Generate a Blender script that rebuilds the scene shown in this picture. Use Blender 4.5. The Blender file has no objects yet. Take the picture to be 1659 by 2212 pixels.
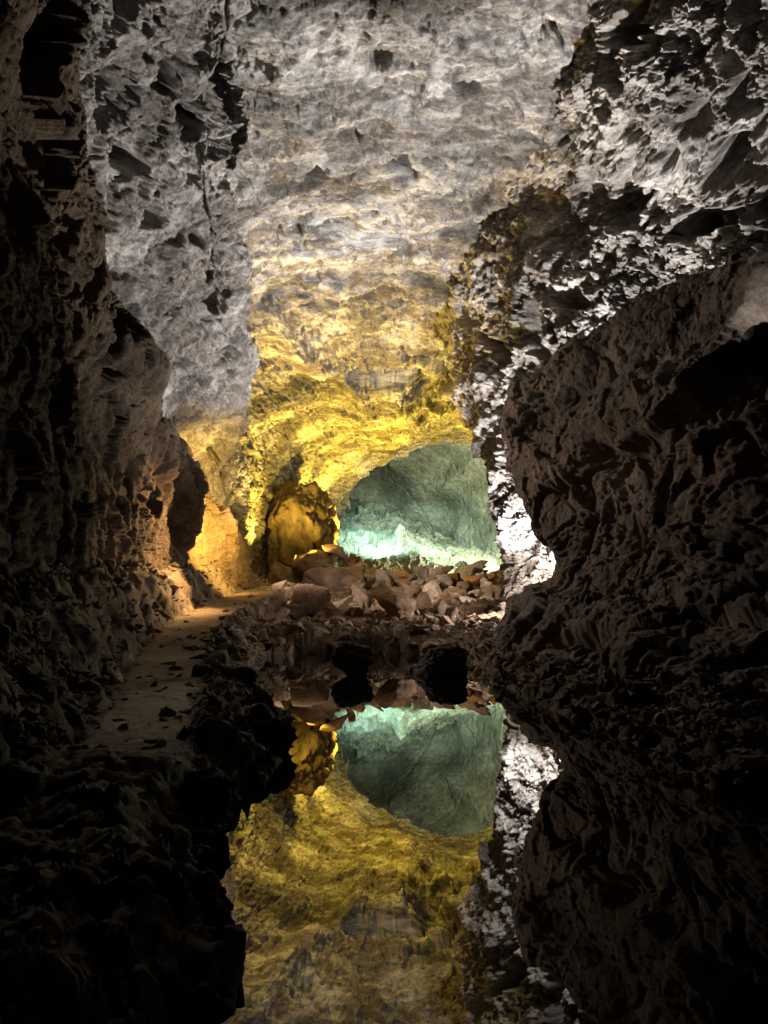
import bpy, math, random
QF = 1.0
import numpy as np
from mathutils import Vector

random.seed(7)
scene = bpy.context.scene
COL = scene.collection
H_CAM = 0.30
PITCH = math.radians(8.4)
F = 1609.0                     # focal length in units of a 1659 x 2212 picture
CP, SP = math.cos(PITCH), math.sin(PITCH)

def ray(x, y):
    u = (x - 829.5) / F; v = (1106.0 - y) / F
    return u, CP - v * SP, SP + v * CP
def at(x, y, d):
    """world point seen at picture position x, y, at world distance d along +Y"""
    a, b, c = ray(x, y)
    return (a * d / b, d, H_CAM + c * d / b)

# ------------------------------------------------------------------ noise
_rs = np.random.RandomState(11)
_perm = np.tile(_rs.permutation(256).astype(np.int32), 3)
_g = _rs.normal(size=(256, 3)); _g /= np.linalg.norm(_g, axis=1)[:, None]; _g = _g.astype(np.float32)
_rnd = _rs.rand(256, 4).astype(np.float32)

def perlin(P):
    P = P.astype(np.float32); I = np.floor(P).astype(np.int32); f = P - I; I &= 255
    w = f * f * f * (f * (f * 6 - 15) + 10)
    out = np.zeros(len(P), np.float32)
    for dx in (0, 1):
        wx = w[:, 0] if dx else 1 - w[:, 0]
        for dy in (0, 1):
            wy = w[:, 1] if dy else 1 - w[:, 1]
            for dz in (0, 1):
                wz = w[:, 2] if dz else 1 - w[:, 2]
                h = _perm[_perm[_perm[(I[:, 0] + dx) & 255] + ((I[:, 1] + dy) & 255)] + ((I[:, 2] + dz) & 255)]
                g = _g[h]
                out += wx * wy * wz * (g[:, 0] * (f[:, 0] - dx) + g[:, 1] * (f[:, 1] - dy) + g[:, 2] * (f[:, 2] - dz))
    return out * 1.6

def fbm(P, octv=4, gain=.5, lac=2.03):
    a = 1.0; s = 0; Q = P.copy()
    for i in range(octv):
        s = s + a * perlin(Q); Q = Q * lac + 17.3; a *= gain
    return s
def ridged(P, octv=4, gain=.55, lac=2.1):
    a = 1.0; s = 0; Q = P.copy()
    for i in range(octv):
        s = s + a * (1 - 2.2 * np.abs(perlin(Q))); Q = Q * lac + 9.7; a *= gain
    return s
def worley(P):
    """F1 distance, F2 distance and a random value of the nearest cell"""
    P = P.astype(np.float32); I = np.floor(P).astype(np.int32)
    d1 = np.full(len(P), 9., np.float32); d2 = d1.copy(); rv = np.zeros(len(P), np.float32)
    for dx in (-1, 0, 1):
        for dy in (-1, 0, 1):
            for dz in (-1, 0, 1):
                c = I + np.array([dx, dy, dz], np.int32)
                h = _perm[_perm[_perm[c[:, 0] & 255] + (c[:, 1] & 255)] + (c[:, 2] & 255)]
                q = c + _rnd[h, :3] - P
                d = np.sqrt((q * q).sum(1))
                n = d < d1
                d2 = np.where(n, d1, np.minimum(d2, d)); rv = np.where(n, _rnd[h, 3], rv); d1 = np.where(n, d, d1)
    return d1, d2, rv
def facets(P, freq, amp, jump=.5, stretch=(1, 1, 1), warp=.18):
    """broken rock: every cell is a tilted plane with its own height"""
    Q = (P * np.array(stretch) * freq).astype(np.float32)
    Q = Q + warp * np.stack([fbm(Q * 1.6 + 5, 3), fbm(Q * 1.6 + 31, 3), fbm(Q * 1.6 + 57, 3)], 1)
    I = np.floor(Q).astype(np.int32); d1 = np.full(len(Q), 9., np.float32); d2 = d1.copy(); hh = np.zeros(len(Q), np.float32)
    for dx in (-1, 0, 1):
        for dy in (-1, 0, 1):
            for dz in (-1, 0, 1):
                c = I + np.array([dx, dy, dz], np.int32)
                h = _perm[_perm[_perm[(c[:, 0] + 77) & 255] + (c[:, 1] & 255)] + (c[:, 2] & 255)]
                q = c + _rnd[h, :3] - Q; d = (q * q).sum(1)
                n = d < d1
                d2 = np.where(n, d1, np.minimum(d2, d))
                hh = np.where(n, (q * _g[h]).sum(1) + jump * (_rnd[h, 3] - .5), hh); d1 = np.where(n, d, d1)
    crack = 1 - sstep(0, .09, np.sqrt(d2) - np.sqrt(d1))
    return amp * (hh - .35 * crack)
from concurrent.futures import ThreadPoolExecutor
def pmap(fn, *arrs, chunk=16000):
    n = len(arrs[0]); sl = [slice(i, min(i + chunk, n)) for i in range(0, n, chunk)]
    with ThreadPoolExecutor(4) as ex: return np.concatenate(list(ex.map(lambda k: fn(*[a[k] for a in arrs]), sl)))
def sstep(a, b, x):
    t = np.clip((x - a) / (b - a), 0, 1); return t * t * (3 - 2 * t)

# ------------------------------------------------------------------ materials
def rock_mat(name, dark, mid, pale, pale_amt=.5, scale=1.0, bump=.5, stretch=(1, 1, 1), rough=.9, bscale=1.0):
    m = bpy.data.materials.new(name); m.use_nodes = True
    nt = m.node_tree; N = nt.nodes; L = nt.links; b = N['Principled BSDF']
    b.inputs['Roughness'].default_value = rough
    b.inputs['Specular IOR Level'].default_value = .25
    tc = N.new('ShaderNodeNewGeometry'); mp = N.new('ShaderNodeMapping')
    mp.inputs['Scale'].default_value = stretch
    L.new(tc.outputs['Position'], mp.inputs['Vector'])
    def noise(s, det, rgh=.6, dist=0.):
        n = N.new('ShaderNodeTexNoise'); n.inputs['Scale'].default_value = s; n.inputs['Detail'].default_value = det
        n.inputs['Roughness'].default_value = rgh; n.inputs['Distortion'].default_value = dist
        L.new(mp.outputs['Vector'], n.inputs['Vector']); return n
    n1 = noise(1.3 * scale, 8, .65, .4); n2 = noise(5.5 * scale, 8, .7, .8); n3 = noise(28 * scale, 5, .7)
    r1 = N.new('ShaderNodeValToRGB'); e = r1.color_ramp.elements
    e[0].position = .30; e[0].color = (*dark, 1); e[1].position = .66; e[1].color = (*mid, 1)
    L.new(n3.outputs['Fac'], r1.inputs['Fac'])
    mx = N.new('ShaderNodeMix'); mx.data_type = 'RGBA'
    mx.inputs[7].default_value = (*pale, 1)
    L.new(r1.outputs['Color'], mx.inputs[6])
    mu = N.new('ShaderNodeMath'); mu.operation = 'MULTIPLY'
    L.new(n1.outputs['Fac'], mu.inputs[0]); L.new(n2.outputs['Fac'], mu.inputs[1])
    mr = N.new('ShaderNodeMapRange'); mr.inputs[1].default_value = .21; mr.inputs[2].default_value = .36
    mr.inputs[3].default_value = 0; mr.inputs[4].default_value = pale_amt
    L.new(mu.outputs[0], mr.inputs[0]); L.new(mr.outputs[0], mx.inputs[0])
    nm = noise(.42 * scale, 4, .6, 1.2)
    mm = N.new('ShaderNodeMapRange'); mm.inputs[1].default_value = .36; mm.inputs[2].default_value = .64; mm.inputs[3].default_value = .42; mm.inputs[4].default_value = 1.2
    L.new(nm.outputs['Fac'], mm.inputs[0])
    vm = N.new('ShaderNodeVectorMath'); vm.operation = 'SCALE'
    L.new(mx.outputs[2], vm.inputs[0]); L.new(mm.outputs[0], vm.inputs['Scale'])
    L.new(vm.outputs[0], b.inputs['Base Color'])
    b1 = noise(14 * bscale, 10, .72, .3); b2 = noise(55 * bscale, 6, .7)
    ad = N.new('ShaderNodeMath'); ad.operation = 'MULTIPLY_ADD'; ad.inputs[1].default_value = .35
    L.new(b2.outputs['Fac'], ad.inputs[0]); L.new(b1.outputs['Fac'], ad.inputs[2])
    bp = N.new('ShaderNodeBump'); bp.inputs['Strength'].default_value = bump; bp.inputs['Distance'].default_value = .06 / bscale
    L.new(ad.outputs[0], bp.inputs['Height']); L.new(bp.outputs['Normal'], b.inputs['Normal'])
    return m

M_PIT = rock_mat('pitted_grey_lava', (.10, .085, .075), (.27, .24, .215), (.60, .57, .54), .75, 1, .8)
M_VAULT = rock_mat('streaked_pale_lava', (.085, .075, .065), (.25, .22, .195), (.70, .68, .66), .9, .9, 1.0, (.55, 1.15, 1.5))
M_OCHRE = rock_mat('ochre_lava', (.12, .075, .04), (.33, .24, .15), (.45, .36, .25), .6, 1, .8, (1.2, 1.2, .6))
M_SHADED = rock_mat('shade_dark_lava', (.04, .027, .017), (.125, .082, .048), (.19, .13, .08), .5, 1.2, .8, (1.2, 1.2, .7))  # shade of the near left wall put into a darker lava colour
M_BROWN = rock_mat('dark_brown_lava', (.10, .08, .065), (.25, .195, .155), (.36, .29, .24), .5, 1.3, .7)
M_FAR = rock_mat('far_chamber_rock', (.15, .135, .11), (.40, .365, .29), (.62, .60, .54), .6, .45, .7, bscale=.4)
M_FLOOR = rock_mat('gravelly_ground', (.08, .058, .042), (.20, .145, .10), (.28, .21, .15), .5, 2.5, .8, bscale=2.)
M_PATH = rock_mat('trodden_sand', (.15, .105, .065), (.34, .25, .16), (.42, .32, .21), .5, 2, .35, bscale=2.5)
M_STONE = rock_mat('brown_basalt', (.10, .07, .05), (.24, .17, .125), (.34, .26, .20), .5, 3, .7, bscale=1.6)
M_STONE_PALE = rock_mat('pale_pink_basalt', (.20, .155, .12), (.43, .35, .28), (.66, .57, .49), .7, 3, .6, bscale=1.6)
M_STONE_ORANGE = rock_mat('orange_basalt', (.20, .10, .03), (.42, .23, .08), (.52, .33, .15), .5, 3, .6, bscale=1.6)
M_STONE_RED = rock_mat('reddish_basalt', (.19, .10, .07), (.40, .25, .19), (.60, .45, .38), .6, 3, .6, bscale=1.6)
M_STONE_SHADE = rock_mat('shade_dark_basalt', (.03, .025, .02), (.09, .075, .06), (.15, .125, .10), .4, 3, .6, bscale=1.6)  # for unlit boulders, their shade put into a near-black stone colour
M_RUBBLE = rock_mat('rubble_stone', (.09, .064, .045), (.23, .17, .12), (.36, .29, .22), .7, 4, .5, bscale=2.5)

# ------------------------------------------------------------------ mesh helpers
def mesh_obj(name, verts, faces, mat, smooth=True):
    me = bpy.data.meshes.new(name)
    V = np.asarray(verts, np.float32); Fc = np.asarray(faces, np.int32); k = Fc.shape[1]
    me.vertices.add(len(V)); me.vertices.foreach_set('co', V.ravel())
    me.loops.add(Fc.size); me.loops.foreach_set('vertex_index', Fc.ravel())
    me.polygons.add(len(Fc)); me.polygons.foreach_set('loop_start', np.arange(len(Fc), dtype=np.int32) * k)
    me.polygons.foreach_set('use_smooth', np.full(len(Fc), smooth))
    me.update(calc_edges=True); me.validate()
    if mat: me.materials.append(mat)
    o = bpy.data.objects.new(name, me); COL.objects.link(o); return o
def tag(o, label=None, cat=None, group=None, kind=None):
    if label: o['label'] = label
    if cat: o['category'] = cat
    if group: o['group'] = group
    if kind: o['kind'] = kind
    return o

def cr_matrix(n, m):
    """Catmull-Rom weights: m samples over n control points"""
    t = np.linspace(0, n - 1 - 1e-6, m); i = np.floor(t).astype(int); f = t - i
    W = np.zeros((m, n))
    w = np.stack([-.5 * f + f**2 - .5 * f**3, 1 - 2.5 * f**2 + 1.5 * f**3, .5 * f + 2 * f**2 - 1.5 * f**3, -.5 * f**2 + .5 * f**3], 1)
    for k in range(4):
        idx = np.clip(i + k - 1, 0, n - 1); np.add.at(W, (np.arange(m), idx), w[:, k])
    return W

def sheet_base(ctrl, nr, nc):
    C = np.array([[p if (len(p) == 4) else at(*p) for p in row] for row in ctrl], dtype=object)
    C = np.array([[list(c[:3]) for c in row] for row in C], float)
    Wr = cr_matrix(C.shape[0], nr); Wc = cr_matrix(C.shape[1], nc)
    return np.einsum('ri,ijk,cj->rck', Wr, C, Wc)
def project(P):
    """world points -> picture coordinates"""
    X, Y, Z = P[..., 0], P[..., 1], P[..., 2] - H_CAM
    dep = Y * CP + Z * SP; v = -Y * SP + Z * CP
    return 829.5 + F * X / dep, 1106 - F * v / dep
def normals(B, toward):
    du = np.gradient(B, axis=0); dv = np.gradient(B, axis=1)
    n = np.cross(du, dv); n /= np.linalg.norm(n, axis=2)[..., None] + 1e-9
    s = np.sign((n * (np.array(toward) - B)).sum(2)); s[s == 0] = 1
    med = np.sign(np.median(s)); return n * (med if med else 1)
def grid_faces(nr, nc):
    i = np.arange(nr * nc).reshape(nr, nc)
    return np.stack([i[:-1, :-1], i[:-1, 1:], i[1:, 1:], i[1:, :-1]], -1).reshape(-1, 4)
def sheet(name, ctrl, nr, nc, disp, mat, toward=(0, 0, 1.5)):
    nr = int(nr * QF); nc = int(nc * QF)
    B = sheet_base(ctrl, nr, nc); N_ = normals(B, toward)
    P = B.reshape(-1, 3); px, py = project(B)
    d = pmap(disp, P, px.ravel(), py.ravel())
    Q = P + N_.reshape(-1, 3) * d[:, None]
    # second pass of fine detail along the displaced normals
    o = mesh_obj(name, Q, grid_faces(nr, nc), mat)
    return tag(o, kind='structure')

def pits(P, freq, thr, depth, stretch=(1, 1, 1), warp=.25, rim=0.0, lo=.12, hi=.42):
    Q = P * np.array(stretch) * freq
    Q = Q + warp * np.stack([fbm(Q * 1.3 + 5, 3), fbm(Q * 1.3 + 31, 3), fbm(Q * 1.3 + 57, 3)], 1)
    d1, d2, r = worley(Q)
    on = (r < thr)
    hi2 = hi * (.6 + .8 * r / max(thr, .01))
    m = 1 - sstep(lo * .8, hi2, d1)
    return -depth * np.where(on, m, 0)

def gauss(px, py, cx, cy, sx, sy, rot=0):
    c, s = math.cos(math.radians(rot)), math.sin(math.radians(rot))
    u = (px - cx) * c + (py - cy) * s; v = -(px - cx) * s + (py - cy) * c
    return np.exp(-(u / sx)**2 - (v / sy)**2)

# ------------------------------------------------------------------ the cave walls
def yrow(y, *xd): return [(x, y, d) for x, d in xd]

# right pitted wall, lit by the lamp at its foot
_h = random.Random(4)
HOLES = [(1375,60,34,60,20,.8),(1515,235,36,55,10,.8),(1592,322,46,48,0,.8),(1370,440,24,40,0,.4),(1530,490,85,26,-22,.55),(1170,700,18,70,-12,.5),(1230,640,30,26,0,.4),(1080,770,18,70,-35,.4)]
for _i in range(44):
    _s = _h.uniform(9, 26); HOLES.append((_h.uniform(1320, 1680), _h.uniform(-20, 470), _s, _s * _h.uniform(.9, 2.0), _h.uniform(-30, 40), _s * .017))
for _i in range(26):
    _s = _h.uniform(7, 18); HOLES.append((_h.uniform(1000, 1640), _h.uniform(420, 1000), _s, _s * _h.uniform(.9, 1.8), _h.uniform(-50, 20), _s * .016))
def rw_disp(P, px, py):
    d = .22 * fbm(P * .55 + 3, 3) + .075 * ridged(P * np.array([1.1, 1.1, .8]) + 8, 4) - .05
    d += .04 * ridged(P * 3.1 + 1, 3)
    d += pits(P, 1.35, .16, .30, (1.1, 1.1, .7), .35)
    d += pits(P, 3.2, .45, .13, (1.1, 1.1, .7), .35)
    d += pits(P, 8.5, .6, .055, (1, 1, .7), .3)
    d += .035 * fbm(P * 10, 4) + .016 * ridged(P * 24, 2) + .008 * fbm(P * 50, 2) + facets(P, 2.3, .09, .6) + facets(P, 7, .035, .6) + pits(P, 5.2, .75, .11, (1, 1, .8), .5) + pits(P, 14, .7, .03, (1, 1, .8), .5)
    wx = px + 26 * fbm(P * 1.3 + 70, 3); wy = py + 26 * fbm(P * 1.3 + 90, 3)
    for c in HOLES:
        g = gauss(wx, wy, *c[:5]); d -= c[5] * sstep(.25, .75, g)
    return d
RW = [
 [(1290,-140,8.2)]+yrow(-140,(1250,6.6),(1400,5.9),(1550,5.4),(1700,5.0),(1950,4.3)),
 [(1280,50,9.2)]+yrow(50,(1235,7.7),(1400,6.4),(1550,5.8),(1700,5.4),(1950,4.6)),
 [(1200,250,11)]+yrow(250,(1135,9.0),(1280,7.5),(1450,6.6),(1650,6.0),(1950,5.0)),
 [(1100,440,12.6)]+yrow(440,(1025,11.0),(1160,9.5),(1350,7.9),(1600,6.9),(1950,5.6)),
 [(1040,610,13.2)]+yrow(610,(985,11.6),(1090,10.2),(1300,8.4),(1550,7.3),(1950,5.9)),
 [(1025,760,13.0)]+yrow(760,(974,12.0),(1060,10.8),(1250,8.6),(1500,7.6),(1950,6.1)),
 [(1075,900,12.6)]+yrow(900,(1024,11.6),(1085,10.3),(1250,8.5),(1500,7.7),(1950,6.3)),
 [(1120,1040,12)]+yrow(1040,(1078,10.5),(1125,9.7),(1250,8.5),(1500,7.7),(1950,6.4)),
 [(1130,1170,12)]+yrow(1170,(1088,9.8),(1140,9.3),(1250,8.5),(1500,7.8),(1950,6.4)),
 [(1140,1330,12)]+yrow(1330,(1092,9.6),(1150,9.0),(1250,8.6),(1500,7.9),(1950,6.4)),
]
o = sheet('pitted_rock_wall', RW, 900, 620, rw_disp, M_PIT)
tag(o, 'pitted grey right hand cave wall raked by white light from its foot')

# right near bulge, dark
def rb_disp(P, px, py):
    d = .14 * fbm(P * .8 + 3, 3) + .03 * fbm(P * np.array([1.6, 1.6, 1.2]) + 20, 4) + facets(P, .9, .09, .7, (1, 1, 1), .25) + facets(P, 2.8, .03, .8, (1, 1, 1), .12) + facets(P, 7, .018, .9, (1, 1, 1), .12) + facets(P, 17, .008, .9)
    d += .006 * ridged(P * 6, 3) + .010 * fbm(P * 18, 3)
    wx = px + 16 * fbm(P * 1.6 + 70, 3); wy = py + 16 * fbm(P * 1.6 + 90, 3)
    for c in [(1545,860,190,15,-38,.17),(1400,985,80,12,-65,.12),(1385,835,9,38,0,.07),(1432,830,8,40,20,.07),(1300,1010,10,60,-8,.10),(1275,1090,8,50,20,.08),(1215,1040,8,40,-20,.07),(1120,930,10,40,-15,.06),(1345,905,14,20,0,.06),(1600,700,30,120,20,.12)]:
        d += c[5] * gauss(wx, wy, *c[:5])
    for c in [(1290,985,34,26,0,.14),(1180,1060,30,60,0,.10),(1350,1130,30,40,30,.12),(1480,1050,10,70,10,.10),(1245,1390,60,14,-5,.16)]:
        d -= c[5] * gauss(wx, wy, *c[:5])
    return d
RB = [
 [(1185,850,7.0),(1175,840,6.8),(1265,785,6.4),(1412,690,5.8),(1560,635,5.3),(1950,540,4.3)],
 [(1168,830,7.0),(1152,812,6.5),(1250,750,6.1),(1400,658,5.5),(1550,605,5.0),(1950,500,3.9)],
 [(1115,895,7.1),(1085,890,6.6),(1200,880,5.9),(1350,850,5.0),(1500,830,4.3),(1950,800,3.3)],
 [(1135,980,7.0),(1103,980,6.5),(1200,1000,5.8),(1350,1000,4.9),(1500,1000,4.1),(1950,1000,3.0)],
 [(1165,1080,6.7),(1132,1080,6.2),(1220,1090,5.5),(1350,1100,4.8),(1500,1110,4.0),(1950,1110,2.9)],
 [(1195,1170,6.3),(1162,1160,5.8),(1240,1175,5.2),(1350,1180,4.6),(1500,1190,3.9),(1950,1200,2.8)],
 [(1220,1240,6.0),(1188,1232,5.5),(1260,1240,4.9),(1360,1245,4.4),(1500,1250,3.7),(1950,1260,2.6)],
 [(1130,1315,7.2),(1104,1278,6.6),(1190,1265,4.7),(1340,1290,3.9),(1500,1315,3.2),(1950,1340,2.2)],
 [(1125,1380,6.2),(1092,1345,5.7),(1180,1350,4.3),(1330,1375,3.4),(1500,1395,2.8),(1950,1440,1.9)],
 [(1120,1430,5.6),(1085,1410,5.2),(1180,1430,4.0),(1330,1450,3.1),(1500,1480,2.5),(1950,1540,1.6)],
 [(1120,1500,5.6),(1090,1480,5.3),(1180,1520,4.1),(1330,1540,3.3),(1500,1560,2.7),(1950,1640,1.7)],
]
o = sheet('bulging_rock_wall', RB, 560, 520, rb_disp, M_BROWN)
tag(o, 'dark brown bulging cave wall at the right above the pool')

# vault
def v_disp(P, px, py):
    d = .26 * fbm(P * .45 + 3, 3) + .08 * ridged(P * np.array([.9, 1.2, 1.2]) + 40, 3) - .05 + facets(P, .9, .10, .8, (.55, 1.2, 1.3), .35) + facets(P, 3.2, .045, .7, (.6, 1.1, 1.3), .35) + facets(P, 10, .016, .7)
    d += pits(P, 1.6, .10, .10, (.8, 1, 1.6), .5)
    d += pits(P, 3.4, .4, .16, (.8, 1, 1.5), .5) + pits(P, 8, .5, .055, (.8, 1, 1.4), .4)
    ox = px + 16 * fbm(P * 2 + 70, 3); oy = py + 16 * fbm(P * 2 + 90, 3)
    for c in [(678,388,26,17,15,.5),(868,372,38,12,5,.4),(825,148,24,18,0,.4),(640,492,40,9,-20,.25),(870,548,50,8,-8,.3),(735,445,52,8,8,.25),(1010,190,34,20,20,.3),(560,120,20,16,0,.25),(760,300,30,10,0,.25)]:
        d -= c[5] * sstep(.3, .7, gauss(ox, oy, *c[:5]))
    d += .018 * ridged(P * np.array([3.0, 4.5, 4.5]), 3) + .022 * fbm(P * 10, 3) + .01 * ridged(P * 24, 2)
    # the step in the ceiling and the hollow beyond it
    k = sstep(620, 720, px) * (1 - sstep(885, 900, px))
    wx = px + 14 * fbm(P * 1.1, 3); wy = py + 9 * fbm(P * .9 + 9, 3)
    d += .55 * sstep(715, 775, wx) * (1 - sstep(870, 925, wx)) * sstep(784, 795, wy + .0006 * (wx - 800) ** 2) * (1 - sstep(850, 985, py))
    d += .30 * gauss(px, py, 780, 750, 150, 40)
    d += .32 * gauss(px, py, 650, 745, 110, 34, 36)
    # broken blocks on the right flank
    blk = gauss(px, py, 945, 820, 60, 110, -25)
    d1, d2, r = worley(P * 1.5 + .3 * np.stack([fbm(P, 2)] * 3, 1))
    d += blk * (.55 * (r - .5) - .25 * (1 - sstep(0, .12, d2 - d1)))
    return d
V = [
 [(470,300,7.2),(465,100,6.6),(450,-100,6.1),(470,-260,5.6),(570,-330,5.0),(760,-340,5.0),(980,-320,5.0),(1280,-250,5.2),(1500,-200,6.2)],
 [(470,600,8.8),(455,350,7.9),(440,180,7.3),(455,20,6.9),(560,-20,6.3),(760,-30,6.2),(990,-20,6.2),(1260,30,6.8),(1420,100,7.8)],
 [(480,800,10.2),(465,600,9.4),(445,400,8.7),(450,280,8.2),(555,220,7.6),(760,195,7.5),(970,215,7.6),(1180,290,8.5),(1300,420,10)],
 [(470,1000,11.8),(475,850,10.8),(465,680,10.0),(460,500,9.5),(565,400,9.1),(760,370,9.0),(950,395,9.2),(1100,490,10.4),(1180,650,12)],
 [(500,1265,14.4),(492,1040,12.6),(492,840,11.8),(496,670,11.2),(620,590,11),(800,570,11.2),(940,600,11.6),(1020,700,13),(1100,850,14)],
 [(530,1270,16),(522,1080,14.8),(518,910,14.2),(590,790,14),(740,730,14),(880,735,14.2),(980,790,14.6),(1060,880,16),(1150,1000,17)],
 [(575,1270,18.5),(572,1120,18),(595,1000,18),(680,905,18),(800,865,18),(930,870,18),(1030,910,18.5),(1100,980,20),(1200,1100,21)],
 [(640,1275,21),(650,1140,21),(670,1050,21),(735,965,21),(860,920,21),(980,922,21),(1060,950,21.5),(1110,1010,22.5),(1210,1120,23)],
 [(722,1280,24),(728,1150,24),(742,1072,24),(785,1008,24),(880,958,24),(985,952,24),(1065,985,24.5),(1108,1050,25),(1230,1150,25)],
 [(700,1290,25),(705,1150,25),(722,1060,25),(770,990,25.2),(880,935,25.4),(990,925,25.4),(1085,965,25.6),(1130,1040,26),(1260,1150,26)],
]
o = sheet('cave_ceiling', V, 900, 700, v_disp, M_VAULT, toward=(0, 14, 2))
tag(o, 'high vaulted cave ceiling, grey above and yellow lit towards the back')

# left pitted rib
def lw_disp(P, px, py):
    d = .22 * fbm(P * .6 + 13, 3) + .09 * ridged(P * np.array([1.6, 1.6, .9]) + 5, 4) - .08
    d += pits(P, 1.5, .30, .42, (1.3, 1.3, .9), .4)
    d += pits(P, 3.6, .38, .17, (1.3, 1.3, .8), .4)
    d += pits(P, 9, .45, .05, (1.2, 1.2, .7), .35)
    d += .022 * fbm(P * 12, 3) + .010 * ridged(P * 28, 2) + facets(P, 2.2, .08, .6, (1, 1, .7)) + facets(P, 6, .035, .6, (1, 1, .7))
    wx = px + 14 * fbm(P * 2.2 + 70, 3); wy = py + 14 * fbm(P * 2.2 + 90, 3)
    for c in [(375,172,22,38,0,.6),(300,62,17,19,20,.5),(285,282,36,16,0,.55),(286,348,26,30,-20,.55),(322,455,20,34,-12,.5),(470,170,18,36,12,.6),(495,30,14,40,0,.5),(425,258,14,24,0,.4),(412,505,14,20,0,.35),(385,672,26,13,-10,.5),(300,200,20,26,0,.3),(440,590,8,30,0,.4),(465,655,12,16,20,.4),(350,555,9,22,0,.4),(405,375,12,16,0,.35),(395,800,22,14,0,.3),(466,1150,7,42,0,.5),(462,985,8,16,0,.4)]:
        d -= c[5] * sstep(.3, .7, gauss(wx, wy, *c[:5]))
    d += -.12 * np.exp(-((px - 408 - .02 * py) / 7.) ** 2) * (py < 380)
    return d
LW = [
 yrow(-140,(60,4.0),(200,4.3),(330,4.7),(450,5.1),(527,5.4))+[(480,-140,7.4)],
 yrow(60,(60,4.2),(200,4.7),(330,5.2),(440,5.6),(516,5.8))+[(470,60,7.8)],
 yrow(240,(80,4.6),(220,5.2),(330,5.8),(410,6.2),(468,6.5))+[(420,240,8.5)],
 yrow(440,(120,5.2),(260,6.0),(350,6.6),(430,7.0),(487,7.3))+[(440,440,9.2)],
 yrow(620,(150,5.8),(280,6.7),(370,7.4),(450,7.9),(508,8.3))+[(460,620,10)],
 yrow(780,(200,6.6),(320,7.6),(400,8.3),(470,8.8),(525,9.4))+[(480,780,11.5)],
 yrow(900,(250,7.6),(360,8.6),(420,9.3),(470,9.8),(518,10.5))+[(480,900,12.5)],
 yrow(1020,(300,8.8),(390,10.0),(430,10.5),(455,10.9),(486,11.4))+[(460,1020,13.5)],
 yrow(1120,(350,10.0),(420,11.0),(445,11.4),(465,11.8),(484,12.3))+[(460,1120,14)],
 yrow(1260,(400,11.0),(440,12.0),(460,12.4),(475,12.8),(492,13.3))+[(470,1260,15)],
]
o = sheet('pitted_rock_rib', LW, 950, 420, lw_disp, M_PIT)
tag(o, 'tall pitted grey rock rib on the left side of the cave')

# near left wall
def nl_disp(P, px, py):
    d = .13 * fbm(P * .7 + 23, 3) + .05 * fbm(P * np.array([1.8, 1.5, .9]) + 5, 5) + facets(P, 1.2, .13, .5, (1, 1, .6), .3) + facets(P, 3.3, .045, .7, (1, 1, .7), .2) + facets(P, 9, .028, .7, (1, 1, .8), .15) + .012 * fbm(P * 22, 3)
    d += .010 * fbm(P * np.array([14, 14, 7.]), 3)
    d += .22 * gauss(px, py, 275, 800, 45, 85, -8)
    for c in [(262,1010,7,30,20,.18),(338,1050,8,34,-10,.2),(305,1165,9,30,0,.28),(388,1165,8,36,-22,.25)]:
        d -= c[5] * gauss(px, py, *c[:5])
    return d
def foot(x, y, d, z=-.1):
    p = at(x, y, d); return (p[0], p[1], z, 1)
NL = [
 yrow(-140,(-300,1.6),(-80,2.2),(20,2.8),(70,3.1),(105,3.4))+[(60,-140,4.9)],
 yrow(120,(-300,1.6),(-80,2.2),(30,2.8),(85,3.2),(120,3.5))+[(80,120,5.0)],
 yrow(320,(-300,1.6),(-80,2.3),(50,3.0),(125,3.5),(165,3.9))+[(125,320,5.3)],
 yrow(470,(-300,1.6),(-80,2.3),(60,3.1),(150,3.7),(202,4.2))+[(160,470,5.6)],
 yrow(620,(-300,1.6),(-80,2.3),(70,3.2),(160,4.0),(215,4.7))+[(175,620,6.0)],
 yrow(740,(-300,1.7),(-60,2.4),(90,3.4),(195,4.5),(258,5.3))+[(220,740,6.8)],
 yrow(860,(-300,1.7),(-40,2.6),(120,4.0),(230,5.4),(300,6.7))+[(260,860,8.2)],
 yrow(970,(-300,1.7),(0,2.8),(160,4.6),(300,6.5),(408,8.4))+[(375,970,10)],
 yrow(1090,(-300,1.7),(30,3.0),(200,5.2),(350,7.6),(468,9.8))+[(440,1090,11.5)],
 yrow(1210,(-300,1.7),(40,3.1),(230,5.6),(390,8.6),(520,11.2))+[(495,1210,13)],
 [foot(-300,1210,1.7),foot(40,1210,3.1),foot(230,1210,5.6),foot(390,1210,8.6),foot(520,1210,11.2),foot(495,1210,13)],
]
o = sheet('shadowed_rock_wall', NL, 620, 520, nl_disp, M_SHADED)
tag(o, 'near left cave wall, in shade above and ochre lit towards the path')

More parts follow.
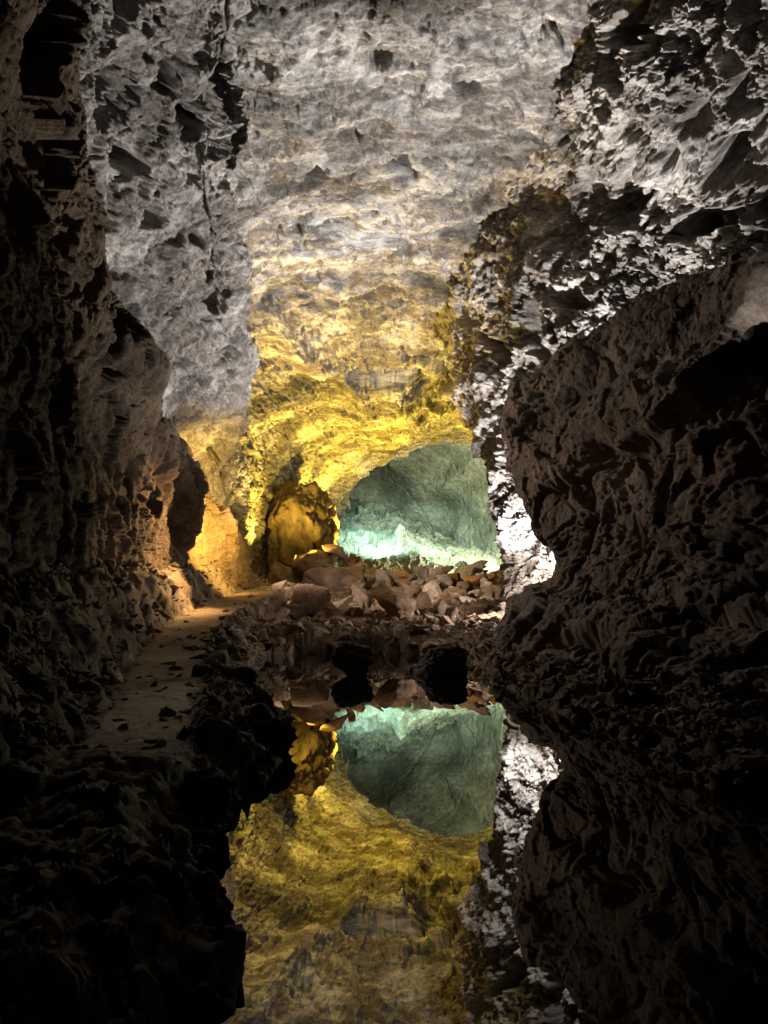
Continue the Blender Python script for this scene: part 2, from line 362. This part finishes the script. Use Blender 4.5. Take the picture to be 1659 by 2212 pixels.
# back left foot wall behind the bench (yellow lit), part of vault flank, and the rounded outcrop
def blob(name, cx, cy, d, rx, ry, rdep, mat, fn, sub=6, flat=None):
    import bmesh
    bm = bmesh.new(); bmesh.ops.create_icosphere(bm, subdivisions=sub, radius=1)
    P = np.array([v.co[:] for v in bm.verts]); Fc = np.array([[v.index for v in f.verts] for f in bm.faces]); bm.free()
    c = np.array(at(cx, cy, d)); S = np.array([rx * d / F, rdep, ry * d / F])
    Pn = np.sign(P) * np.abs(P) ** .85
    W = c + Pn * S
    n = P / S; n /= np.linalg.norm(n, axis=1)[:, None]
    W = W + n * fn(W)[:, None]
    return mesh_obj(name, W, Fc, mat)
o = blob('rounded_rock_outcrop', 648, 1150, 18.8, 74, 108, 1.2, M_OCHRE,
         lambda W: .22 * fbm(W * .9, 3) + .10 * ridged(W * np.array([2.2, 2.2, .8]), 4) + facets(W, 1.6, .12) + facets(W, 5, .04) + .02 * fbm(W * 14, 2) - .08, 6)
tag(o, 'rounded yellow lit rock outcrop left of the far opening', kind='structure')

# far chamber
def t_disp(P, px, py):
    d = .35 * fbm(P * .2 + 3, 3) + .10 * fbm(P * .6, 4) + facets(P, .45, .10, .5) + facets(P, 1.6, .035) + .03 * fbm(P * 5, 2) - .1
    d += .4 * gauss(px, py, 985, 1030, 110, 22, -38) - .7 * gauss(px, py, 812, 1058, 45, 38)
    return d
T = [
 yrow(880,(560,29),(720,28.5),(850,28),(960,28),(1060,28),(1160,28),(1320,28)),
 yrow(950,(560,31),(720,31),(850,31),(960,31),(1060,30),(1160,29),(1320,28)),
 yrow(1020,(560,33),(720,33.5),(850,34),(960,33.5),(1060,31.5),(1160,29.5),(1320,28)),
 yrow(1090,(560,35),(720,35.5),(850,36),(960,35),(1060,32),(1160,29.5),(1320,28)),
 yrow(1180,(560,36),(720,36.5),(850,37),(960,35.5),(1060,32),(1160,29.5),(1320,28)),
 yrow(1300,(560,36),(720,36.5),(850,37),(960,35.5),(1060,32),(1160,29.5),(1320,28)),
]
o = sheet('far_chamber_wall', T, 420, 520, t_disp, M_FAR, toward=(0, 20, 2))
tag(o, 'smooth green lit wall of the far cave chamber')
def l_disp(P, px, py):
    d1, d2, r = worley(P * np.array([.8, .8, 1.6]) + .35 * np.stack([fbm(P * .7, 3)] * 3, 1))
    d = .45 * (r - .5) - .10 * (1 - sstep(0, .1, d2 - d1)) + .2 * fbm(P * .5, 3) + .08 * ridged(P * 2.2, 3) + .04 * fbm(P * 5, 2)
    d += facets(P, 2.4, .12, .6) + .7 * gauss(px, py, 862, 1182, 13, 14)
    return d
LG = [
 [(640,1110,33),(720,1105,33.5),(800,1095,34),(880,1120,34),(960,1165,33.5),(1060,1205,32),(1200,1230,30)],
 [(640,1140,31),(720,1140,31.5),(800,1130,32),(880,1145,32),(960,1185,31.5),(1060,1215,31),(1200,1235,29)],
 [(640,1180,28.5),(720,1180,29),(800,1175,29.5),(880,1180,29.5),(960,1205,29.5),(1060,1225,29),(1200,1245,28)],
 [(640,1225,26),(720,1225,26),(800,1220,26.5),(880,1222,27),(960,1235,27),(1060,1240,27),(1200,1255,26)],
 [(640,1300,25),(720,1300,25),(800,1300,25.5),(880,1300,26),(960,1300,26),(1060,1300,26),(1200,1300,25)],
]
o = sheet('far_debris_slope', LG, 380, 520, l_disp, M_FAR)
tag(o, 'slope of pale broken rock glowing turquoise in the far chamber')

# ------------------------------------------------------------------ ground
SH = [(1036,1436),(1075,1478),(1164,1530),(1313,1575),(1420,1650),(1659,1745),(1900,1850)]
SHL = [(1000,1422),(900,1412),(780,1408),(640,1412),(560,1420),(528,1440),(548,1490),(592,1540),(618,1600),(572,1650),(560,1700),(475,1790),(418,1870),(478,1960),(545,2030),(520,2130),(490,2240)]
def shore(x, y):
    a, b, c = ray(x, y); t = -H_CAM / c; return (a * t, b * t)
POLY = [shore(*p) for p in reversed(SHL)] + [shore(*p) for p in SH] + [(1.6, .2), (1.6, -1.5), (-.25, -1.5), (-.22, .2)]
POLY = np.array(POLY)
def pool_sd(X, Y):
    """signed distance to the shore: negative over the water"""
    d = np.full(X.shape, 1e9); ins = np.zeros(X.shape, bool); n = len(POLY)
    for i in range(n):
        a = POLY[i]; b = POLY[(i + 1) % n]; e = b - a
        t = np.clip(((X - a[0]) * e[0] + (Y - a[1]) * e[1]) / (e @ e), 0, 1)
        d = np.minimum(d, np.hypot(X - a[0] - t * e[0], Y - a[1] - t * e[1]))
        c = ((a[1] > Y) != (b[1] > Y)) & (X < (b[0] - a[0]) * (Y - a[1]) / (b[1] - a[1] + 1e-12) + a[0])
        ins ^= c
    return np.where(ins, -d, d)
_pp = [(-.30, .3, .07)] + [at(x, y, d) for x, y, d in [(280,1640,1.2),(320,1530,1.9),(350,1460,3),(375,1400,4.3),(420,1350,6),(470,1315,7.8),(540,1285,10),(592,1266,12.5),(610,1262,14.5)]]
PY = [p[1] for p in _pp]; PX = [p[0] for p in _pp]; PZ = [p[2] for p in _pp]
def ground(X, Y, fine=True, low=True):
    X = np.asarray(X, float); Y = np.asarray(Y, float)
    P0 = np.stack([X, Y, 0 * X], -1).reshape(-1, 3)
    sh = X.shape
    nz = lambda s, o=3, k=0: fbm(P0 * s + k, o).reshape(sh)
    sd = pool_sd(X + .05 * nz(3, 3) * np.minimum(1, Y / 2), Y + .05 * nz(3, 3, 50) * np.minimum(1, Y / 2))
    far = np.interp(Y, [0, 5, 7, 9, 11, 13, 15, 16, 17.5, 19, 24, 45], [0, 0, .04, .16, .34, .70, 1.10, 1.28, 1.3, .9, .5, .5])
    bank = np.where(sd > 0, .07 * (1 - np.exp(-sd / .10)) * np.minimum(1, .15 + Y / 4) + .05 * np.clip(sd, 0, 1), -.30 * (1 - np.exp(sd / .25)))
    if low: far = far - .30 * sstep(11.5, 13, Y) * (1 - sstep(17, 18, Y)) * sstep(-2.1, -1.6, X)
    z = far * (sd > 0) + bank
    px_ = np.interp(Y, PY, PX); pz_ = np.interp(Y, PY, PZ); hw = np.interp(Y, [1, 4, 12], [.09, .21, .29])
    q = px_ - X                                   # >0 left of the path centre
    inpath = sstep(-.30 - hw, -hw * .8, q) * sstep(.0, .09 + .02 * np.clip(Y, 0, 4), sd)
    z = z * (1 - inpath) + np.maximum(pz_, .06) * inpath
    hb = np.interp(Y, [0, 1.5, 3, 5, 12, 14], [.10, .22, .36, .42, .34, .1])
    z = z + hb * sstep(hw * .95, hw + .28, q + .05 * nz(2.5)) + .25 * np.clip(q - hw - .3, 0, 1.5) * (Y < 14)
    # right bank rising to the wall
    z = z + np.clip(X - 1.9 * np.minimum(1, .35 + Y / 6), 0, 2) * .25 * (sd > 0)
    flat = (1 - sstep(hw * .8, hw * 1.1, np.abs(q))) * sstep(.9, 1.4, Y)
    if fine:
        rough = (1 - .96 * flat) * np.where(sd > 0, 1, .3)
        amp = np.minimum(1, .25 + Y / 7)
        z = z + rough * amp * (.05 * nz(1.7, 3, 9) + .035 * ridged(P0 * 5, 3).reshape(sh) - .02 + .012 * nz(18, 2) + (facets(P0, 3.2, .05, .9) + facets(P0, 9, .035, .9)).reshape(sh)) + (1 - .9 * flat) * (sd > 0) * (facets(P0, 20, .016, 1.) + facets(P0, 46, .006, 1.) + .004 * fbm(P0 * 90, 2)).reshape(sh) + flat * .006 * nz(4, 3) * amp
        z = np.where(sd < -.05, np.minimum(z, -.03), z)
    return z
ny, nx = 620, 620
Yg = .25 * (46 / .25) ** (np.linspace(0, 1, ny)); Yg = np.concatenate([[-1.5, -.8, -.3, 0, .12], Yg])
tg = np.linspace(-1, 1, nx); tg = tg * (.55 + .45 * np.abs(tg))
GX = tg[None, :] * (np.minimum(1.0 + Yg[:, None] * .62, 9)); GY = np.repeat(Yg[:, None], nx, 1)
GZ = ground(GX, GY)
FP = np.stack([GX, GY, GZ], -1).reshape(-1, 3)
_fl = 1 - sstep(.8, 1.3, np.abs(np.interp(FP[:, 1], PY, PX) - FP[:, 0]) / np.interp(FP[:, 1], [1, 4, 12], [.09, .21, .29]))
_a = (np.minimum(1, .2 + FP[:, 1] / 6) * (FP[:, 2] > .02) * (1 - .9 * _fl))[:, None]
FP = FP + _a * np.stack([.06 * fbm(FP * 4 + 5, 5) + .02 * facets(FP, 13, 1.), .06 * fbm(FP * 4 + 45, 5), .04 * fbm(FP * 5 + 85, 5) + facets(FP, 7, .035, 1.)], 1)
FL = mesh_obj('cave_floor', FP, grid_faces(len(Yg), nx), M_FLOOR)
tag(FL, 'uneven stony cave floor around the pool', kind='structure')
# path: a sheet of trodden sand lying on the floor
pr, pc = 420, 60
Yp = 1.15 * (14.2 / 1.15) ** np.linspace(0, 1, pr)
hwp = np.interp(Yp, [1, 4, 12], [.09, .21, .29]); cx = np.interp(Yp, PY, PX)
cc = np.linspace(-1, 1, pc)
edge = 1 + .30 * fbm(np.stack([Yp * 2.6, 0 * Yp, 0 * Yp], 1), 4)
PXg = cx[:, None] + cc[None, :] * (hwp * edge)[:, None]; PYg = np.repeat(Yp[:, None], pc, 1)
PZg = ground(PXg, PYg) + .006 - .02 * np.abs(cc[None, :]) ** 6 - .03 * (1 - sstep(1.15, 1.45, Yp))[:, None]
o = mesh_obj('path', np.stack([PXg, PYg, PZg], -1).reshape(-1, 3), grid_faces(pr, pc), M_PATH)
tag(o, 'narrow trodden sandy path winding along the left wall', kind='structure')

# water
mw = bpy.data.materials.new('still_water'); mw.use_nodes = True
nt = mw.node_tree; nt.nodes.clear()
out = nt.nodes.new('ShaderNodeOutputMaterial'); gl = nt.nodes.new('ShaderNodeBsdfGlossy'); gl.inputs['Roughness'].default_value = 0.0
gl.inputs['Color'].default_value = (.97, .97, .95, 1)
df = nt.nodes.new('ShaderNodeBsdfDiffuse'); df.inputs['Color'].default_value = (.004, .0035, .003, 1)
fr = nt.nodes.new('ShaderNodeFresnel'); fr.inputs['IOR'].default_value = 1.62
mxs = nt.nodes.new('ShaderNodeMixShader')
nt.links.new(fr.outputs[0], mxs.inputs[0]); nt.links.new(df.outputs[0], mxs.inputs[1]); nt.links.new(gl.outputs[0], mxs.inputs[2])
nt.links.new(mxs.outputs[0], out.inputs['Surface'])
wx = POLY[:, 0]; 
o = mesh_obj('water', [(-1.6, -1.5, 0), (3.2, -1.5, 0), (3.2, 9, 0), (-1.6, 9, 0)], [(0, 1, 2, 3)], mw, False)
tag(o, 'perfectly still pool mirroring the cave', kind='structure')

# ------------------------------------------------------------------ boulders
import bmesh
_ico = {}
def ico(sub):
    if sub not in _ico:
        bm = bmesh.new(); bmesh.ops.create_icosphere(bm, subdivisions=sub, radius=1)
        _ico[sub] = (np.array([v.co[:] for v in bm.verts]), np.array([[v.index for v in f.verts] for f in bm.faces])); bm.free()
    return _ico[sub]
def rock_shape(seed, sub=4, ncut=13, rough=.06, boxy=0., strata=0.):
    rs = np.random.RandomState(seed); D, Fc = ico(sub)
    n = rs.normal(size=(ncut, 3)); n /= np.linalg.norm(n, axis=1)[:, None]; h = rs.uniform(.55, .95, ncut)
    if boxy:
        bx = np.array([[1, 0, 0], [-1, 0, 0], [0, 1, 0], [0, -1, 0], [0, 0, 1], [0, 0, -1]], float) + rs.normal(size=(6, 3)) * .12
        bx /= np.linalg.norm(bx, axis=1)[:, None]; n = np.concatenate([bx, n]); h = np.concatenate([np.full(6, .6), h])
    dt = D @ n.T; r = np.where(dt > .05, h / np.maximum(dt, .05), 9.)
    k = 16.; r = -np.log(np.exp(-k * r).sum(1)) / k
    P = D * r[:, None]
    o = rs.rand(3) * 50
    dd = rough * (1.6 * fbm(P * 1.4 + o, 3) + ridged(P * 3.2 + o, 3) * .6 + .35 * fbm(P * 9 + o, 3))
    if strata: dd = dd + strata * ridged(P * np.array([7, 7, .8]) + o, 2)
    P = P + D * dd[:, None]
    mn, mx_ = P.min(0), P.max(0)
    return (P - (mn + mx_) / 2) / (mx_ - mn), Fc          # unit box
def hit_ground(x, y):
    a, b, c = ray(x, y); Y = np.arange(1.2, 19, .05)
    Z = H_CAM + c * Y / b; G = ground(a * Y / b, Y, False, False)
    i = np.argmax(Z < G)
    return float(Y[i]) if Z[i] < G[i] else 16.5
MATS = dict(b=M_STONE, p=M_STONE_PALE, o=M_STONE_ORANGE, r=M_STONE_RED, k=M_STONE_SHADE)
def boulder(x0, x1, y0, y1, mat, label, d=None, seed=None, boxy=0, strata=0, depth=.9, sub=5, ncut=12, rough=.06, swap=False, name='boulder', cat='boulder', group='boulders of the rock pile'):
    x = (x0 + x1) / 2
    if d is None: d = hit_ground(x, y1 - .12 * (y1 - y0)) 
    w = (x1 - x0) * d / F; h = (y1 - y0) * d / F
    seed = seed or int(x0 * 7 + y0)
    P, Fc = rock_shape(seed, sub, ncut, rough, boxy, strata)
    if swap: P = P[:, [2, 1, 0]]; Fc = Fc[:, ::-1]
    dep = max(w, h) * depth
    c = at(x, (y0 + y1) / 2, d)
    o = mesh_obj(name, P * np.array([w, dep, h]) * 1.04, Fc, MATS[mat])
    o.location = (c[0], c[1] + dep * .25, c[2])
    tag(o, label, cat, group); return o
B = boulder
B(693,757,1172,1214,'r','rounded reddish boulder crowning the rock pile against the turquoise light',d=15.9,ncut=9)
B(749,770,1196,1226,'o','small dark orange boulder tucked right of the crowning reddish boulder',d=15.9)
B(632,720,1190,1254,'b','flat topped tan boulder under the crowning reddish boulder',d=15.6,boxy=1,depth=1.1)
B(660,700,1186,1204,'b','low brown rock left of the crowning boulder on the flat tan one',d=16.1)
B(655,786,1219,1296,'b','largest brown boulder of the pile with a broad sloping face',d=14.9,ncut=9,seed=41)
B(577,634,1214,1266,'b','dark pointed boulder at the left end of the rock pile beside the path',d=15.0,seed=12)
B(584,619,1253,1288,'b','knobbly yellowish stone below the dark left end boulder')
B(627,710,1261,1342,'b','upright block with deep vertical striations in the middle of the pile',boxy=1,strata=.05,ncut=6,depth=.7)
B(593,632,1272,1318,'b','smooth brown boulder left of the striated upright block')
B(613,670,1304,1342,'b','rough low boulder in front left of the striated upright block')
B(710,763,1284,1330,'b','dark boulder with a pale ridge right of the striated block',seed=77)
B(705,737,1301,1338,'b','small brown boulder touching the striated block on its right')
B(736,762,1311,1342,'b','yellowish peaked stone between the striated block and layered boulder')
B(757,779,1312,1343,'b','smooth grey wedge stone right of the yellowish peaked stone')
B(760,796,1261,1322,'b','slab leaning left below the largest brown boulder',seed=5,ncut=7)
B(776,796,1296,1336,'b','narrow upright shard left of the layered boulder',ncut=7)
B(810,847,1229,1276,'p','upright tan stone standing behind the layered boulder',d=14.9,ncut=9)
B(778,820,1229,1256,'b','dark slab lying left of the upright tan stone',d=15.4)
B(706,747,1331,1360,'b','tan stone at the foot of the pile below the peaked stone')
B(736,765,1339,1363,'b','small cube like tan stone at the foot of the pile')
B(763,809,1333,1363,'b','humped brown stone in front of the narrow upright shard')
B(571,630,1333,1356,'b','flat dark slab at the left foot of the pile')
B(618,659,1343,1378,'b','shadowed stone next to the flat dark slab')
B(806,902,1264,1355,'b','large layered boulder with dark bedding lines at the centre front',ncut=9,strata=.03,swap=True,seed=201)
B(892,928,1222,1260,'p','pale pinkish block on the skyline of the pile',d=15.6,boxy=1)
B(915,946,1245,1266,'p','small whitish angular stone right of the pinkish skyline block',d=15.2)
B(950,998,1237,1282,'o','orange slanting boulder in front of the pale pointed boulder',d=15.0,ncut=8)
B(977,1052,1211,1272,'p','pale pointed boulder rising highest at the right of the pile',d=15.7,ncut=8,seed=31)
B(1030,1095,1228,1282,'o','orange brown slab sloping down behind the pale pointed boulder',d=16.4,ncut=8)
B(998,1043,1265,1293,'b','grey flat slab below the pale pointed boulder',d=14.2,boxy=1)
B(1037,1086,1264,1313,'b','grey block with a split front at the right end of the pile',d=13.6,boxy=1)
B(911,957,1258,1301,'p','cracked pinkish grey boulder below the whitish angular stone')
B(872,917,1252,1284,'p','pinkish stone leaning right above the layered boulder',d=14.8)
B(891,934,1278,1331,'b','dark hollow sided boulder right of the layered boulder')
B(932,980,1295,1343,'b','shadowed brown boulder on the right slope of the pile')
B(956,990,1310,1343,'b','grey wedge stone leaning on the shadowed brown boulder')
B(951,983,1329,1356,'b','pale edged wedge lying on the gravel of the right slope',ncut=6)
B(885,921,1338,1368,'b','dark triangular shard in front of the layered boulder',ncut=5)
B(846,890,1224,1256,'o','orange rubble stone on the skyline behind the layered boulder',d=15.8)
B(840,866,1233,1260,'b','small dark stone right of the upright tan stone',d=15.2)
B(966,992,1270,1294,'p','light grey stone under the orange slanting boulder',d=14.4)
B(745,790,1213,1232,'o','low orange stone on the skyline right of the crowning boulder',d=15.9)
B(788,828,1216,1238,'o','small orange stone on the skyline above the dark slab',d=16.2)
# boulders that fill the heap between the big ones
_r = random.Random(21)
for i in range(95):
    x = _r.uniform(600, 1078); y = _r.uniform(1236, 1352)
    if i % 3 == 0: x = _r.uniform(900, 1078)
    if x < 650 and y < 1262: continue
    wd = _r.uniform(20, 44); ht = wd * _r.uniform(.6, 1.0)
    dd = hit_ground(x, y) + .25
    big = wd > 34
    B(x - wd / 2, x + wd / 2, y - ht / 2, y + ht / 2, 'p' if (x > 900 and _r.random() < .5) else ('b' if _r.random() < .85 else 'o'),
      'mid sized block wedged between the large boulders of the rock pile', d=min(dd, 16.2), sub=4, ncut=_r.choice([6, 8, 10]), depth=1.0, rough=.05, group='wedged blocks of the rock pile', cat='boulder', name='boulder')
# the unlit boulders standing in the water, shade put into their stone colour
B(716,806,1388,1470,'k','unlit rounded boulder standing in the water left of its twin',d=4.3,ncut=16,rough=.12,group='black boulders in the water')
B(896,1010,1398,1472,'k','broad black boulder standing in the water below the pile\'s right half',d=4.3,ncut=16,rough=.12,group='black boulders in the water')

# left bank near boulders, unlit, shade put into their colour
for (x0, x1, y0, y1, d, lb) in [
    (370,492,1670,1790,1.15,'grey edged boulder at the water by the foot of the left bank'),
    (455,632,1530,1670,1.75,'big unlit boulder jutting into the water from the left bank'),
    (380,510,1540,1670,1.85,'unlit boulder behind the jutting one on the left bank'),
    (400,548,1440,1540,2.9,'unlit rock on the left bank just before the shore bends'),
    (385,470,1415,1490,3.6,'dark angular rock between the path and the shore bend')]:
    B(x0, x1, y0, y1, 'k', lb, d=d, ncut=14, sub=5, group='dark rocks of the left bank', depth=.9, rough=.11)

# ------------------------------------------------------------------ individual stones, then gravel
lib = []
for i in range(12):
    P, Fc = rock_shape(900 + i, 3, 7 + i % 4, .045)
    me_o = mesh_obj('stone', P, Fc, M_RUBBLE, smooth=False); lib.append(me_o)
rnd = random.Random(5)
spots = []
tries = 0
while len(spots) < 290 and tries < 12000:
    tries += 1
    _q = rnd.random()
    if _q < .16: x = rnd.uniform(330, 560); y = rnd.uniform(1440, 1760)
    elif _q < .70: x = rnd.uniform(400, 1120); y = rnd.uniform(1335, 1425)
    else: x = rnd.uniform(1060, 1640); y = rnd.uniform(1400, 1410 + (x - 1000) * .5)
    if x < 540 and y < 1380: continue
    d = hit_ground(x, y)
    if d > 12 or d < 1.05: continue
    a, b, c = ray(x, y); X = a * d / b
    sd = float(pool_sd(np.array([X]), np.array([d]))[0])
    if sd < .0: continue
    s = rnd.uniform(14, 34) * (1.25 if x > 1060 else 1) * d / F * (.8 if rnd.random() < .6 else 1.25)
    if any((X - q[0])**2 + (d - q[1])**2 < (.42 * (s + q[2]))**2 for q in spots): continue
    spots.append((X, d, s, x))
first = [True] * 12
for i, (X, Y, s, x) in enumerate(spots):
    k = i % 12
    if first[k]: o = lib[k]; first[k] = False
    else: o = lib[k].copy(); COL.objects.link(o)
    z = float(ground(np.array([X]), np.array([Y]))[0])
    fl = rnd.uniform(.35, .75)
    o.location = (X, Y, z + s * fl * .22); o.scale = (s * rnd.uniform(.9, 1.4), s, s * fl)
    o.rotation_euler = (rnd.uniform(-.5, .5), rnd.uniform(-.5, .5), rnd.uniform(0, 6.28))
    if x > 1060: tag(o, 'loose stone on the shadowed bank under the dark right wall', 'stone', 'loose stones on the right bank')
    elif x < 560: tag(o, 'loose stone on the bank between path and pool', 'stone', 'loose stones on the left bank')
    else: tag(o, 'loose angular stone in the rubble between pile and pool', 'stone', 'loose stones below the rock pile')

rs = np.random.RandomState(3)
shapes = [rock_shape(1300 + i, 1, 7, .02) for i in range(8)]
Vs, Fs, nv = [], [], 0
NG = 11000
gx = rs.uniform(60, 1700, NG * 2); gd = .95 * (16 / .95) ** rs.rand(NG * 2)
GXs = (gx - 829.5) / F * gd * 1.02
gsd = pool_sd(GXs, gd); pxq = np.interp(gd, PY, PX); hwq = np.interp(gd, [1, 4, 12], [.09, .21, .29])
keep = (gsd > -.02) & ((GXs > pxq + hwq + .02) | (GXs < pxq - hwq - .02) | (rs.rand(NG * 2) < .08))
GXs, gd = GXs[keep][:NG], gd[keep][:NG]
gz = ground(GXs, gd)
for i in range(len(GXs)):
    P, Fc = shapes[i % 8]
    s = (.006 + .0065 * gd[i]) * (.4 + 1.3 * rs.rand() ** 2); a = rs.rand() * 6.28; t = rs.uniform(-.6, .6)
    sc = np.array([s * rs.uniform(.9, 1.8), s, s * rs.uniform(.4, .9)])
    Q = P * sc; Q = np.stack([Q[:, 0], Q[:, 1] * math.cos(t) - Q[:, 2] * math.sin(t), Q[:, 1] * math.sin(t) + Q[:, 2] * math.cos(t)], 1)
    ca, sa = math.cos(a), math.sin(a)
    Q = np.stack([Q[:, 0] * ca - Q[:, 1] * sa, Q[:, 0] * sa + Q[:, 1] * ca, Q[:, 2]], 1) + (GXs[i], gd[i], gz[i] + s * .15)
    Vs.append(Q); Fs.append(Fc + nv); nv += len(Q)
o = mesh_obj('gravel', np.concatenate(Vs), np.concatenate(Fs), M_RUBBLE, False)
tag(o, 'fine angular gravel covering the banks of the pool', kind='stuff')

# ------------------------------------------------------------------ lamps of the cave lighting and added fills
def lamp(name, loc, energy, color, aim=None, size=160, blend=.6, radius=.02, falloff=None):
    l = bpy.data.lights.new(name, 'SPOT' if aim is not None else 'POINT'); l.energy = energy; l.color = color
    l.shadow_soft_size = radius
    if aim is not None: l.spot_size = math.radians(size); l.spot_blend = blend
    if falloff:
        l.use_nodes = True; nt = l.node_tree; em = nt.nodes['Emission']
        lf = nt.nodes.new('ShaderNodeLightFalloff'); lf.inputs['Strength'].default_value = falloff[1]; lf.inputs['Smooth'].default_value = 0
        nt.links.new(lf.outputs[falloff[0]], em.inputs['Strength'])
    o = bpy.data.objects.new(name, l); COL.objects.link(o); o.location = loc
    if aim is not None: o.rotation_euler = (Vector(aim) - Vector(loc)).to_track_quat('-Z', 'Y').to_euler()
    return o
WL = at(1215, 1285, 7.7)
lamp('white_lamp', WL, 960, (1, .97, .945), aim=(WL[0] - .42, WL[1] - .2, WL[2] + .9), size=108, blend=.5, radius=.012, falloff=('Linear', .35))
lamp('white_strip_fill', at(1088, 1262, 8.9), 560, (1, .97, .95), aim=at(1010, 840, 11.2), size=62, blend=.7, radius=.012)  # added lamp, brightens the strip that the wall's own shape shades
lamp('white_wall_lamp', (WL[0] + .02, WL[1] + .05, WL[2]), 1600, (1, .97, .95), aim=at(1150, 720, 9.3), size=124, blend=.8, radius=.012, falloff=('Quadratic', 1.0))
YL = at(800, 1242, 19.6)
lamp('yellow_lamp', YL, 3900, (1, .66, .07), aim=(YL[0], YL[1], YL[2] + 1), size=128, blend=.6, radius=.05)
lamp('yellow_wall_lamp', at(610, 1206, 15.7), 1700, (1, .66, .08), aim=at(690, 900, 15.5), size=168, blend=.8, radius=.04)
lamp('yellow_vault_lamp', at(585, 1225, 13.6), 2600, (1, .66, .16), aim=at(740, 650, 12), size=96, blend=1, radius=.04)
lamp('ochre_lamp', at(600, 1150, 9), 1100, (1, .63, .14), aim=at(420, 1120, 10.0), size=112, blend=1, radius=.03)
lamp('orange_lamp', at(548, 1110, 8), 620, (1, .60, .24), aim=at(300, 1210, 7.2), size=98, blend=1, radius=.03)
lamp('warm_ledge_lamp', at(360, 880, 8.2), 1800, (1, .80, .62), aim=at(860, 1290, 13), size=50, blend=.8, radius=.04)
lamp('warm_wall_fill', at(362, 875, 8.15), 440, (1, .82, .68), aim=at(1400, 1100, 4.4), size=75, blend=.9, radius=.04)  # added fill that lifts the dark right bulge, no source of its own
lamp('warm_pile_lamp', at(1130, 1285, 8.6), 140, (1, .82, .68), radius=.04)
lamp('white_crest_lamp', at(1700, 600, 4.1), 7, (1, .96, .93), radius=.01)
lamp('turquoise_lamp', at(820, 1040, 26.0), 3000, (.56, 1, .82), aim=at(850, 1180, 29.5), size=92, blend=.8, radius=.05)
lamp('green_lamp', at(1112, 1150, 26.6), 1900, (.86, 1, .62), radius=.04)

# an unseen shard added by the white lamp, outlined to throw the jagged wall shadow
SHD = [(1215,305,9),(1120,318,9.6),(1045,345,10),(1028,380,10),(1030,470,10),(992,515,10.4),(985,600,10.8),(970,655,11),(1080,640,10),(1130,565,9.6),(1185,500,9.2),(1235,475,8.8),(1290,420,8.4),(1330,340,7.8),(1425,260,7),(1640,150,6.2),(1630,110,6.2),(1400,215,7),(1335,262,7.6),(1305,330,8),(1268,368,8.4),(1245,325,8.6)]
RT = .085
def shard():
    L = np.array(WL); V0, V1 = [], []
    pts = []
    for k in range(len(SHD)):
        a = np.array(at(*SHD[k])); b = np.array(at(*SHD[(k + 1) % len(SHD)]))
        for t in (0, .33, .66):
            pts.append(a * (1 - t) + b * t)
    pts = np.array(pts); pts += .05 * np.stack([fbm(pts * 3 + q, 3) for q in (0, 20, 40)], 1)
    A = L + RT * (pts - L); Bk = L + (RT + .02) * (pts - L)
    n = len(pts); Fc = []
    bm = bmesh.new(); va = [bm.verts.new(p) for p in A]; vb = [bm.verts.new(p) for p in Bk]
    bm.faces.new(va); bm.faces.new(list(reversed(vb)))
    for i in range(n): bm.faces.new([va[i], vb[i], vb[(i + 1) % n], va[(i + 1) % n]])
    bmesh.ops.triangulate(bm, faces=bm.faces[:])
    me = bpy.data.meshes.new('shadow_shard'); bm.to_mesh(me); bm.free(); me.materials.append(M_BROWN)
    o = bpy.data.objects.new('shadow_shard', me); COL.objects.link(o)
    tag(o, 'unseen jagged shard added behind the dark bulging wall as a shadow caster', kind='structure')
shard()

w = bpy.data.worlds.new('World'); scene.world = w; w.use_nodes = True
w.node_tree.nodes['Background'].inputs[0].default_value = (.5, .42, .36, 1); w.node_tree.nodes['Background'].inputs[1].default_value = .0

cam = bpy.data.cameras.new('camera'); co = bpy.data.objects.new('camera', cam); COL.objects.link(co)
co.location = (0, 0, H_CAM); co.rotation_euler = (math.pi / 2 + PITCH, 0, 0)
cam.sensor_fit = 'VERTICAL'; cam.sensor_height = 36; cam.lens = 36 * F / 2212; cam.clip_start = .02; cam.clip_end = 200
scene.camera = co
scene.view_settings.view_transform = 'Standard'; scene.view_settings.look = 'None'
scene.view_settings.exposure = 0; scene.view_settings.gamma = 1
scene.render.engine = 'CYCLES'
scene.cycles.use_denoising = True
scene.cycles.max_bounces = 6; scene.cycles.diffuse_bounces = 3
